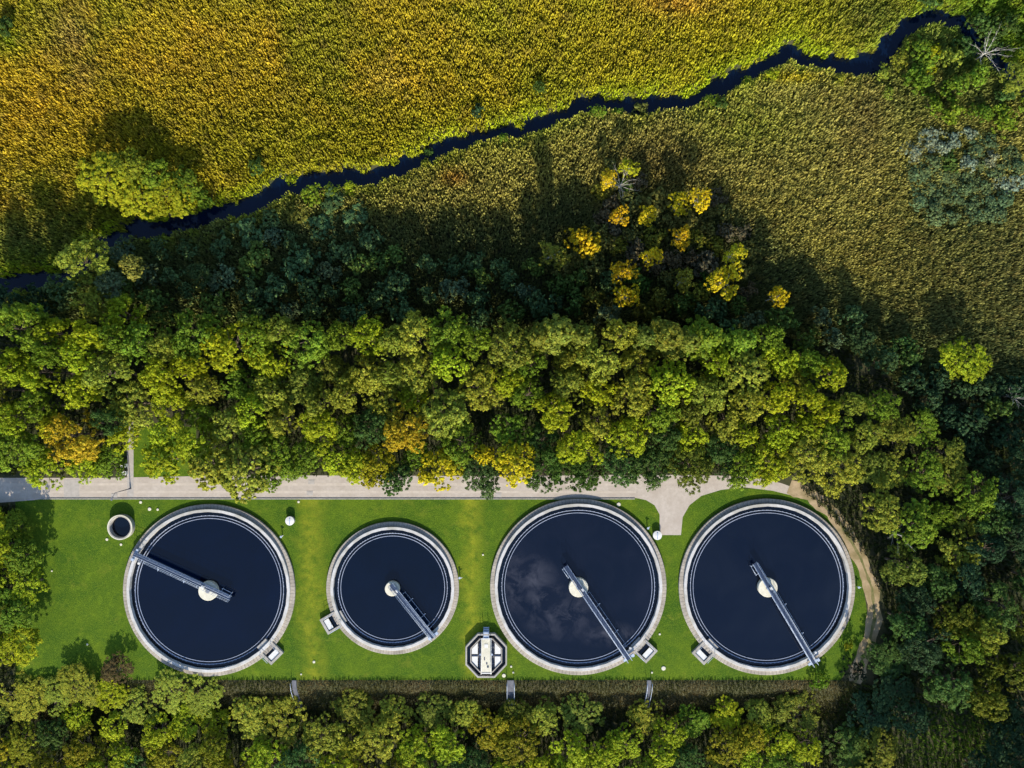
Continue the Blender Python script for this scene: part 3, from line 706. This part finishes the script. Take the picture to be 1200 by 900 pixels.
# yellow slender trees north of the belt
for (px, py, r, h, k) in [(683, 283, 22, 9, 'shrub'), (648, 297, 18, 7.5, 'airy'), (713, 210, 13, 6, 'airy'), (738, 196, 12, 7, 'airy'), (727, 253, 13, 8, 'airy'), (759, 252, 13, 8, 'airy'), (764, 300, 14, 9, 'airy'), (732, 318, 16, 10, 'airy'), (735, 345, 15, 9.5, 'airy'),
        (797, 238, 14, 7, 'airy'), (822, 232, 15, 8, 'airy'), (800, 276, 15, 9, 'airy'), (862, 298, 15, 9, 'airy'), (850, 330, 21, 10.5, 'airy'), (914, 347, 12, 9.5, 'airy'), (803, 327, 14, 8, 'airy')]:
    put(px, py, r, h, k, (random.choice(((.50, .40, .014), (.52, .36, .014), (.42, .40, .018))), 'golden yellow') if px not in (648, 803) else ((.20, .19, .02), 'yellowish'), 'yellow')
YFILL = True
# riverside tree at upper left
for (px, py, r, h, cw) in [(122, 208, 34, 8, YB), (160, 228, 30, 7, YB), (196, 228, 28, 6.5, YB), (148, 195, 26, 8, ((.16, .19, .014), 'yellow green')), (215, 215, 20, 5.5, ((.12, .16, .012), 'yellow green')), (178, 205, 20, 7, GR)]:
    put(px, py, r, h, 'fine', cw, 'river_left')
# lit trees standing in the left of the shaded band
for (px, py, r, h, k, cw) in [(97, 305, 26, 13, 'tree', OL), (152, 312, 14, 10, 'tree', ((.30, .28, .05), 'pale yellow')), (127, 333, 16, 9, 'tree', SG), (232, 322, 13, 8, 'tree', ((.05, .09, .03), 'mid green')), (105, 355, 20, 10, 'tree', OL), (140, 368, 24, 11, 'tree', YG)]:
    put(px, py, r, h, k, cw, 'band_left')
put(1134, 421, 26, 8, 'tree', YG, 'east'); put(1012, 400, 16, 7, 'tree', ((.05, .09, .03), 'mid green'), 'east')
put(995, 757, 6.5, 1.3, 'shrub', ((.22, .25, .01), 'bright yellow'), 'track'); put(962, 797, 13, 2.2, 'shrub', ((.11, .20, .012), 'bright green'), 'track'); put(1002, 786, 12, 7, 'conifer', ((.012, .02, .012), 'blackish'), 'track')
put(127, 794, 18, 6.8, 'tree', ((.10, .07, .025), 'purple brown'), 'south')
for px, py, h, r in ((655, 392, 21, 24), (632, 396, 16.5, 18), (682, 396, 17, 19), (782, 394, 19.5, 22), (828, 396, 18.5, 22), (870, 400, 17.5, 18), (805, 402, 17.5, 18), (756, 396, 16.5, 17)): put(px, py, r, h, 'poplar', random.choice((GR, OL, DO, GR)), 'back')

def inpoly(px, py, poly):
    c_ = False; j = len(poly) - 1
    for i in range(len(poly)):
        (xi, yi), (xj, yj) = poly[i], poly[j]
        if (yi > py) != (yj > py) and px < (xj - xi) * (py - yi) / (yj - yi) + xi: c_ = not c_
        j = i
    return c_
def fill(poly, rmin, rmax, tries, hfun, kind, cfun, zone, overlap=.72, limit=999):
    xs = [p[0] for p in poly]; ys = [p[1] for p in poly]; g = random.Random(len(placed) * 3 + 1); n = 0
    for _ in range(tries):
        px = g.uniform(min(xs), max(xs)); py = g.uniform(min(ys), max(ys)); r = g.uniform(rmin, rmax)
        if not inpoly(px, py, poly): continue
        if any((px - a) ** 2 + (py - b_) ** 2 < ((r + q) * overlap) ** 2 for a, b_, q in placed): continue
        k = kind(g) if callable(kind) else kind
        put(px, py, r, hfun(px, py, g), k, cfun(px, py, g), zone); n += 1
        if n >= limit: break
    return n
def pick(g, *pairs):
    s = sum(p[1] for p in pairs); v = g.random() * s
    for p in pairs:
        v -= p[1]
        if v <= 0: return p[0]
    return pairs[-1][0]
def belt_c(px, py, g):
    if px > 1000: return pick(g, (OL, 3), (GR, 3), (DO, 3))
    if py > 495: return pick(g, (GR, 4), (YG, 3), (DG, 2), (OL, 2))
    if px < 330: return pick(g, (YG, 5), (OL, 3), (GR, 2))
    return pick(g, (OL, 5), (YG, 3), (GR, 2), (DO, 1))
def belt_h(px, py, g):
    return (g.uniform(12.2, 14.6) if py < 420 or g.random() < .6 else g.uniform(9.2, 12)) + (1.6 if px < 620 and py < 440 else 0) + (3.2 if 690 < px < 880 and py < 450 else 0) + (2.0 if px < 110 and py < 450 else 0) - (2.5 if py > 500 else 0) - (1.5 if px > 1000 else 0)
counts = {}
counts['belt'] = fill([(-26, 372), (70, 372), (200, 384), (300, 378), (420, 384), (600, 388), (800, 388), (905, 396), (962, 416), (1018, 452), (1062, 478), (1112, 520), (1160, 590), (1120, 660), (1075, 640), (1045, 590), (985, 540), (850, 525), (-26, 530)],
     16, 31, 12000, belt_h, lambda g: 'tree' if g.random() < .85 else 'fine', belt_c, 'belt', .71)
counts['left'] = fill([(-22, 612), (10, 610), (38, 614), (42, 660), (25, 700), (18, 760), (-22, 770)], 17, 25, 1500, lambda px, py, g: g.uniform(6, 7.5) if py > 640 else g.uniform(2.6, 3.2), 'tree', lambda px, py, g: pick(g, (YG, 6), (OL, 4), (GR, 2)), 'left', .66)
def south_c(px, py, g):
    if py < 850: return pick(g, (OL, 5), (DO, 3), (YG, 2))
    return pick(g, (YG, 4), (((.19, .19, .012), 'yellow green'), 3), (OL, 2), (GR, 2), (DG, 1.5), (((.27, .23, .012), 'yellowish'), 1))
counts['south'] = fill([(-22, 806), (180, 815), (240, 828), (325, 841), (870, 842), (905, 836), (945, 836), (955, 860), (940, 918), (-22, 918)], 18, 31, 8000, lambda px, py, g: g.uniform(6.2, 7.6) if py < 850 else g.uniform(7, 9),
     lambda g: 'tree' if g.random() < .8 else 'fine', south_c, 'south', .715)
def right_c(px, py, g):  # shade over the right wood is put into darker leaf colours
    if 1110 < px and 690 < py < 830: return pick(g, (OL, 3), (GR, 3), (((.10, .12, .012), 'olive green'), 3), (DG, 2))
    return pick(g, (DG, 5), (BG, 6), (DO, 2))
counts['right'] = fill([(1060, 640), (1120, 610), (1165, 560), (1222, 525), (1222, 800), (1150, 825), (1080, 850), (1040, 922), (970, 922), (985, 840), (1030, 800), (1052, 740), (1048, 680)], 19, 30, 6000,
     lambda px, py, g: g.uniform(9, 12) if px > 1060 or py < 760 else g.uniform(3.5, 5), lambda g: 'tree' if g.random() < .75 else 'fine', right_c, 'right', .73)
# off-frame tall trees that shade the lower right corner
for px in (1055, 1095, 1135, 1175, 1215, 1255): put(px, 960 + random.uniform(-8, 12), 32, 17, 'tree', DG, 'offsouth')
for px, py in ((1180, 870), (1205, 845), (1150, 905), (1195, 900)): put(px, py, 24, 7, 'tree', BG, 'right')
# shaded band between belt and meadow
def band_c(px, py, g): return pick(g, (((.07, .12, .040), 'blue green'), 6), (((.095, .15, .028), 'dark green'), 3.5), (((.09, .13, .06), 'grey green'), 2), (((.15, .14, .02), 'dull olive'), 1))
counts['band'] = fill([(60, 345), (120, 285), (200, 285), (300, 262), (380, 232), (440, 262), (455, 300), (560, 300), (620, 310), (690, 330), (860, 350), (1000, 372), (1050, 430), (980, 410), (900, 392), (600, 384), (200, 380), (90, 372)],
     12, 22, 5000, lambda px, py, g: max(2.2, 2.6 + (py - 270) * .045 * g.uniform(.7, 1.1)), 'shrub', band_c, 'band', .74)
counts['yfill'] = fill([(640, 345), (650, 300), (690, 255), (700, 190), (745, 178), (770, 235), (840, 215), (880, 290), (885, 345)], 11, 18, 1500, lambda px, py, g: 2.2 + max(0, py - 190) * .016, 'shrub', lambda px, py, g: pick(g, (((.13, .13, .03), 'dull olive'), 4), (((.10, .085, .045), 'brownish'), 3), (((.17, .17, .02), 'olive green'), 2), (((.07, .13, .02), 'mid green'), 1)), 'yellow', .62)
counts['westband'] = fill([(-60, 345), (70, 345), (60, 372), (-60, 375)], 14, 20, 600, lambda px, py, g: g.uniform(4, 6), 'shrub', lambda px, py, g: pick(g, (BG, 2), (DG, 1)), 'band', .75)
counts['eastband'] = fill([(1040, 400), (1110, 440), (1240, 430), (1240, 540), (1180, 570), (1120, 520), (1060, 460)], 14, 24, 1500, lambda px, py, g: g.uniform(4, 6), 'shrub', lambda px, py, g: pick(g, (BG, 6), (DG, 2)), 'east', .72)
counts['ne'] = fill([(1080, 60), (1130, 45), (1150, 85), (1200, 110), (1240, 120), (1240, 60), (1240, 150), (1130, 150), (1060, 110)], 13, 22, 1500, lambda px, py, g: g.uniform(3, 5), 'shrub', lambda px, py, g: pick(g, (DG, 3), (GR, 3), (OL, 1)), 'northeast', .76)
counts['nn'] = fill([(1075, -20), (1222, -20), (1222, 70), (1170, 50), (1130, 5), (1085, 0)], 14, 22, 800, lambda px, py, g: g.uniform(3, 4.5), 'shrub', lambda px, py, g: pick(g, (GR, 4), (DG, 2)), 'northeast', .76)
put(1096, 62, 11, 3, 'shrub', ((.30, .32, .012), 'bright yellow'), 'northeast'); put(1090, 78, 9, 2.6, 'shrub', ((.26, .29, .012), 'bright yellow'), 'northeast'); put(1192, 92, 18, 5, 'tree', OL, 'northeast')
# silvery willows
counts['silver'] = fill([(1068, 165), (1120, 152), (1180, 165), (1200, 215), (1170, 255), (1100, 262), (1070, 230)], 10, 17, 900, lambda px, py, g: g.uniform(1.8, 2.8), 'shrub', lambda px, py, g: pick(g, (SIL, 2.5), (((.11, .155, .06), 'grey green'), 5), (DG, 1)), 'silver', .6)
# small bushes on the river banks and in the meadow
for px, py, r, h, cw in ((560, 130, 8, 3, BG), (633, 103, 8, 3.2, DG), (499, 190, 7, 2.6, OL), (299, 193, 10, 3, DG), (4, 30, 12, 4, DG), (752, 123, 10, 2.4, ((.14, .15, .03), 'olive green')), (845, 122, 9, 2.5, DG), (724, 130, 7, 2, GR), (500, 175, 6, 2, DG), (300, 196, 6, 2.5, YG), (238, 233, 14, 3, GR), (388, 222, 11, 2, GR), (365, 228, 13, 2.4, GR), (410, 219, 9, 2, YG), (590, 163, 7, 1.6, GR), (700, 130, 10, 1.8, GR), (835, 118, 9, 1.8, GR), (880, 92, 8, 1.8, GR), (905, 88, 9, 1.8, YG), (985, 92, 8, 2, OL), (1035, 84, 11, 2.4, OL), (1055, 68, 12, 2.6, OL), (460, 186, 7, 1.6, YG), (340, 208, 8, 1.6, YG), (610, 143, 6, 1.6, YG), (1075, 95, 12, 2.6, GR), (1042, 108, 9, 2.2, OL)):
    put(px, py, r, h, 'shrub', cw, 'bank')

# bare dead trees
def bare(px, py, h, rad, seed, label):
    g = random.Random(seed); x, y = P(px, py, h * .8); z0 = float(hgt(x, y)); t = empty('dead_tree', (x, y, z0)); tag(t, label, 'dead tree', 'bare dead trees')
    m_ = MB(); m_.tube((0, 0, -.2), (.1, 0, h * .6), .13, .08, 8); m_.build('trunk', M['palebark'], t)
    for i in range(11):
        a = i * 2 * math.pi / 11 + g.uniform(-.25, .25); m_ = MB(); p = Vector((.1, 0, h * g.uniform(.4, .6))); r = .05; d = Vector((math.cos(a), math.sin(a), g.uniform(.35, 1.1)))
        for k in range(4):
            q = p + d * (rad / 4.2) * g.uniform(.8, 1.2); m_.tube(p, q, r, r * .72, 5)
            for s_ in range(2):
                e = Vector((d.x + g.uniform(-.8, .8), d.y + g.uniform(-.8, .8), d.z + g.uniform(-.2, .5))); m_.tube(q, q + e * rad * .17, r * .5, r * .2, 4)
            p = q; r *= .72; d += Vector((g.uniform(-.3, .3), g.uniform(-.3, .3), g.uniform(-.1, .2)))
        m_.build('branch', M['palebark'], t)
bare(1064, 631, 12.5, 2.2, 3, 'pale leafless tree among dark trees right of the rightmost tank')
bare(1160, 58, 6, 3.0, 5, 'leafless grey tree at the dark pool in the upper right')
bare(728, 214, 5.5, 2.8, 9, 'pale leafless tree between the uppermost golden yellow trees')
#bare(778, 288, 7.5, 2.4, 11, 'pale leafless tree in the middle of the golden yellow trees')
bare(1192, 465, 5, 1.7, 13, 'pale leafless tree at the right edge in deep shade')

# ---- labels
def column(px):
    for lim, nm in ((60, 'at the far left'), (185, 'in line with the round pit'), (300, 'in line with the leftmost tank'), (385, 'in line with the lidded shaft'), (535, 'in line with the smallest tank'),
                    (582, 'in line with the eight sided chamber'), (775, 'in line with the third tank'), (800, 'in line with the road spur'), (1000, 'in line with the rightmost tank'), (1090, 'in line with the dirt track')):
        if px < lim: return nm
    return 'at the far right'
def where(p):
    root, px, py, r, h, kind, zone, word = p
    if zone in ('front', 'belt'):
        row = 'roadside row' if py > 522 else 'second row' if py > 480 else 'middle row' if py > 440 else 'northern edge'
        if px > 1010: row = 'belt corner'
        return row + ' ' + column(px)
    if zone == 'back': return 'northern edge ' + column(px)
    if zone == 'south': return ('front of south wood ' if py < 850 else 'bottom wood ') + column(px)
    if zone == 'offsouth': return 'beyond the lower right corner'
    if zone == 'left': return 'beside the left lawn edge'
    if zone == 'right': return ('right wood above' if py < 700 else 'right wood beside') + (' the fourth bridge end' if py < 780 else ' the lower corner meadow')
    if zone == 'yellow': return 'north of the belt, ' + ('upper' if py < 245 else 'middle' if py < 295 else 'lower') + (' left' if px < 715 else ' centre' if px < 790 else ' right')
    if zone == 'river_left': return 'in the clump beside the left river bend'
    if zone == 'band_left': return 'left end of the shaded band'
    if zone == 'band': return 'shaded thicket ' + column(px)
    if zone == 'east': return 'shaded ground near right edge'
    if zone == 'northeast': return 'upper right by the dark pool'
    if zone == 'silver': return ('upper' if py < 190 else 'middle' if py < 225 else 'lower') + ' part of the pale thicket in the right meadow'
    if zone == 'track': return 'below the rightmost tank near the track'
    if zone == 'bank': return 'beside the river ' + column(px).replace('in line with', 'above')
ORD = ['leftmost', 'second', 'third', 'fourth', 'fifth', 'sixth', 'seventh', 'eighth', 'ninth', 'tenth', 'eleventh', 'twelfth', 'thirteenth', 'fourteenth', 'fifteenth', 'sixteenth', 'seventeenth', 'eighteenth', 'nineteenth', 'twentieth', 'twenty-first', 'twenty-second', 'twenty-third', 'twenty-fourth', 'twenty-fifth']
NOUN = {'tree': 'tree', 'fine': 'feathery tree', 'airy': 'slender tree', 'poplar': 'tall narrow tree', 'conifer': 'conifer', 'shrub': 'shrub'}
GRP = {'front': 'trees of the belt behind the road', 'belt': 'trees of the belt behind the road', 'back': 'trees of the belt behind the road', 'south': 'trees below the bank at the bottom', 'offsouth': 'tall trees beyond the lower right corner',
       'left': 'trees at the left end of the lawn', 'right': 'trees of the dark wood at right', 'yellow': 'golden trees north of the belt', 'river_left': 'trees by the left river bend', 'band_left': 'sunlit trees in the shaded band',
       'band': 'shrubs of the shaded thicket', 'east': 'plants in the shade at right', 'northeast': 'shrubs in the upper right corner', 'silver': 'silvery shrubs of the right meadow', 'track': 'plants at the end of the track', 'bank': 'bushes on the river banks'}
buckets = {}
for p in PLANTS: buckets.setdefault((p[7], NOUN[p[5]], where(p)), []).append(p)
for (word, noun, wh), ps in buckets.items():
    ps.sort(key=lambda q: q[1])
    for i, p in enumerate(ps):
        if len(ps) == 1: lb = f'{word} {noun}, {wh}'
        else: lb = (ORD[i] + (' from left' if i else '')) + f' {word} {noun}, {wh}'
        tag(p[0], lb, 'shrub' if p[5] == 'shrub' else 'tree', GRP[p[6]])
print('PLANTS', len(PLANTS), counts, 'trees', sum(p[5] != 'shrub' for p in PLANTS))

# ------------------------------------------------------------------ reeds, bank grass, undergrowth (ground cover nobody could count)
def tufts(name, X, Y, Z, C, hgt_, nb, width, spread, m, seed, lean=(0, 0)):
    g = np.random.default_rng(seed); n = len(X); k = n * nb
    i = np.repeat(np.arange(n), nb)
    a = g.random(k) * 2 * math.pi; l = spread * np.sqrt(g.random(k)); hh = hgt_[i] * g.uniform(.6, 1.15, k)
    bx = X[i] + np.cos(a) * l * .35; by = Y[i] + np.sin(a) * l * .35; bz = Z[i]
    tx = bx + np.cos(a) * l + lean[0] * hh; ty = by + np.sin(a) * l + lean[1] * hh; tz = bz + hh * (1 - .25 * l / max(spread, .01))
    b2 = a + math.pi / 2 + g.normal(size=k) * .5; w_ = width * g.uniform(.6, 1.3, k); wx = np.cos(b2) * w_; wy = np.sin(b2) * w_
    V = np.empty((k, 4, 3)); 
    V[:, 0] = np.stack([bx - wx * .6, by - wy * .6, bz], 1); V[:, 1] = np.stack([bx + wx * .6, by + wy * .6, bz], 1)
    V[:, 2] = np.stack([tx + wx, ty + wy, tz], 1); V[:, 3] = np.stack([tx - wx, ty - wy, tz - .1 * hh], 1)
    cc = C[i] * g.uniform(.75, 1.25, (k, 1)); return quads_object(name, V, m, cc)

def grid_pts(x0, x1, y0, y1, step, seed):
    g = np.random.default_rng(seed); X, Y = np.meshgrid(np.arange(x0, x1, step), np.arange(y0, y1, step)); X = X.ravel(); Y = Y.ravel()
    return X + g.uniform(-.5, .5, len(X)) * step, Y + g.uniform(-.5, .5, len(Y)) * step
def topx(X, Y): return X / S + 600, 450 - Y / S
def blob(px, py, cx_, cy_, rx, ry): return np.exp(-(((px - cx_) / rx) ** 2 + ((py - cy_) / ry) ** 2))
def mixc(C, c_, f): return C * (1 - f[:, None]) + np.array(c_) * f[:, None]

X, Y = grid_pts(-106, 106, 0, 76, .40, 11)
px, py = topx(X, Y)
rd = river_d(X, Y)
belt_top = np.interp(px, [-200, 0, 900, 990, 1060, 1100, 1300], [372, 372, 385, 405, 448, 442, 438])
keep = (rd + .5 * vnoise(X, Y, .7, 19, 1) > .25 + np.where(py < np.interp(px, [p[0] for p in river_px], [p[1] for p in river_px]), -1.0, -.7) + 1.1 * vnoise(X, Y, 1.5, 9)) & (py < belt_top + 5)
X, Y, px, py, rd = X[keep], Y[keep], px[keep], py[keep], rd[keep]
riv_y = np.interp(px, [p[0] for p in river_px], [p[1] for p in river_px])
north = py < riv_y
n1 = vnoise(X, Y, 14, 21); n2 = vnoise(X, Y, 5, 22, 4); n3 = vnoise(X, Y, 1.6, 23, 3)
C = np.tile(np.array([.315, .245, .014]), (len(X), 1))                   # ochre reeds
C = mixc(C, (.20, .20, .012), np.clip((n1 - .42) * 4, 0, 1) * .75)      # green patches
C = mixc(C, (.40, .26, .018), np.clip((n2 - .52) * 4, 0, 1) * .5)       # orange patches
C = mixc(C, (.16, .12, .02), np.clip((n3 - .58) * 5, 0, 1) * .45)
C = mixc(C, (.27, .27, .012), np.clip((px - 420) / 500, 0, 1) * north * .6)
C = mixc(C, (.275, .25, .06), (~north) * .85)
C = mixc(C, (.10, .13, .03), blob(px, py, 40, 300, 110, 55) * .9)  # shade at the left painted in as darker green reeds
C = mixc(C, (.085, .115, .035), (~north) * (py > 190) * np.clip((py - np.interp(px, [0, 400, 600, 655, 700, 850, 1000, 1200], [230, 225, 240, 200, 220, 220, 320, 380])) / 40, 0, 1) * .75)                            # belt shadow painted in: darker blue-green reeds south of its edge
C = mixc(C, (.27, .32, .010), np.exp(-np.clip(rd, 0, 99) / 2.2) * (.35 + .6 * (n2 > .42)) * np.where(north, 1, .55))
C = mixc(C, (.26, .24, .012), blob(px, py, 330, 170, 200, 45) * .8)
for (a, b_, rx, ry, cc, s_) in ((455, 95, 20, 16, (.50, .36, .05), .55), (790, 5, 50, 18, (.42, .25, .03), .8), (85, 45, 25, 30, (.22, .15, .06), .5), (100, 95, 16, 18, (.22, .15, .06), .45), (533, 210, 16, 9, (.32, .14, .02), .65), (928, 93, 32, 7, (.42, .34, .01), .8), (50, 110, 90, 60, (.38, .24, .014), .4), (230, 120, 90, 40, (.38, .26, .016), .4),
                        (870, 150, 60, 30, (.22, .25, .02), .6), (1020, 20, 50, 40, (.10, .12, .02), .8), (1060, 110, 40, 50, (.09, .12, .02), .6), (1120, 250, 60, 60, (.09, .12, .03), .75), (1190, 330, 90, 110, (.115, .12, .035), .75), (1120, 420, 110, 60, (.085, .105, .03), .85), (1090, 320, 110, 60, (.14, .13, .03), .5), (770, 190, 60, 40, (.13, .10, .03), .6), (1010, 140, 30, 60, (.17, .13, .04), .5),  # dull right-hand blobs put soft shade and corner darkening into the colour
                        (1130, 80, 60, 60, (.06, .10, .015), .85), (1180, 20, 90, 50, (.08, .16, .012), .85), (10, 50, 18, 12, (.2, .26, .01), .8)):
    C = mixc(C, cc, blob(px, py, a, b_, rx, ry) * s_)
n4 = vnoise(X, Y, .9, 24, 2); Hh = .75 + 1.5 * n4 + .5 * n3
C = C * (.72 + .56 * vnoise(X, Y, 1.1, 25, 2))[:, None]
C = mixc(C, (.12, .085, .02), np.clip((n4 - .6) * 4, 0, 1) * .5)
Hh = np.where(rd < 2, Hh * .8, Hh)
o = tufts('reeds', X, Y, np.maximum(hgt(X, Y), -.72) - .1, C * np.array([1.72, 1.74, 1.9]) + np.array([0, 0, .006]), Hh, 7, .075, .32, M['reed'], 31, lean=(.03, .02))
tag(o, 'ochre and green reeds covering the marsh on both sides of the river', 'reeds', kind='stuff')

# undergrowth below the woods
X, Y = grid_pts(-112, 112, -86, 12, .62, 12); px, py = topx(X, Y); n2 = vnoise(X, Y, 4, 44)
lawnm = (px > 20) & (px < 925) & (py > 560) & (py < 797)
edge_r = np.interp(py, [560, 600, 650, 700, 750, 800], [925, 968, 1012, 1034, 1036, 1020])
lawnm = lawnm | ((py > 556) & (py < 800) & (px < edge_r) & (px > 20)) | ((py > 556) & (py < 592) & (px < 935)) | ((px > 144) & (px < 232) & (py > 480) & (py < 592)) | ((px > -220) & (px < 40) & (py > 556) & (py < 592))
bank = (py >= 797) & (py < 842) & (px > 20) & (px < 990)
meadow = inside_m = (py > 825) & (px > 1010)
keep = (~lawnm) & (~bank) & ~((px > 1000) & (py < 436)) & (Y < 12)
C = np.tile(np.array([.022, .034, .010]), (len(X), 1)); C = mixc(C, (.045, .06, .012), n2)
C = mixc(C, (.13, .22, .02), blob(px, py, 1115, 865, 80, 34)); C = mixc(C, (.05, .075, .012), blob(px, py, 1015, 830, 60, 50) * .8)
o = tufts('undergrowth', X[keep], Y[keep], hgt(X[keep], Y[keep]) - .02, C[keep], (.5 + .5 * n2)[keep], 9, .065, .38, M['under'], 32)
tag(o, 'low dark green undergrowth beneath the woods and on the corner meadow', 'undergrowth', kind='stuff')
# rough grass of the bank
X, Y = grid_pts(-87, 60, -60.5, -52.2, .36, 13); px, py = topx(X, Y)
keep = np.ones(len(X), bool)
for c_, w_ in ((345, 4), (598.5, 5.5), (760.5, 4)): keep &= np.abs(px - c_) > w_
X, Y, px = X[keep], Y[keep], px[keep]; n2 = vnoise(X, Y, 3, 55); n3 = vnoise(X, Y, 9, 56)
C = np.tile(np.array([.17, .125, .05]), (len(X), 1)); C = mixc(C, (.11, .115, .03), np.clip((n2 - .35) * 3, 0, 1) * .7); C = mixc(C, (.05, .07, .015), np.clip((n3 - .4) * 4, 0, 1) * .6)
o = tufts('bank_grass', X, Y, hgt(X, Y) - .02, C, .3 + .35 * n2, 6, .05, .25, M['reed'], 33)
tag(o, 'rough brown grass on the bank below the lawn', 'grass', kind='stuff')
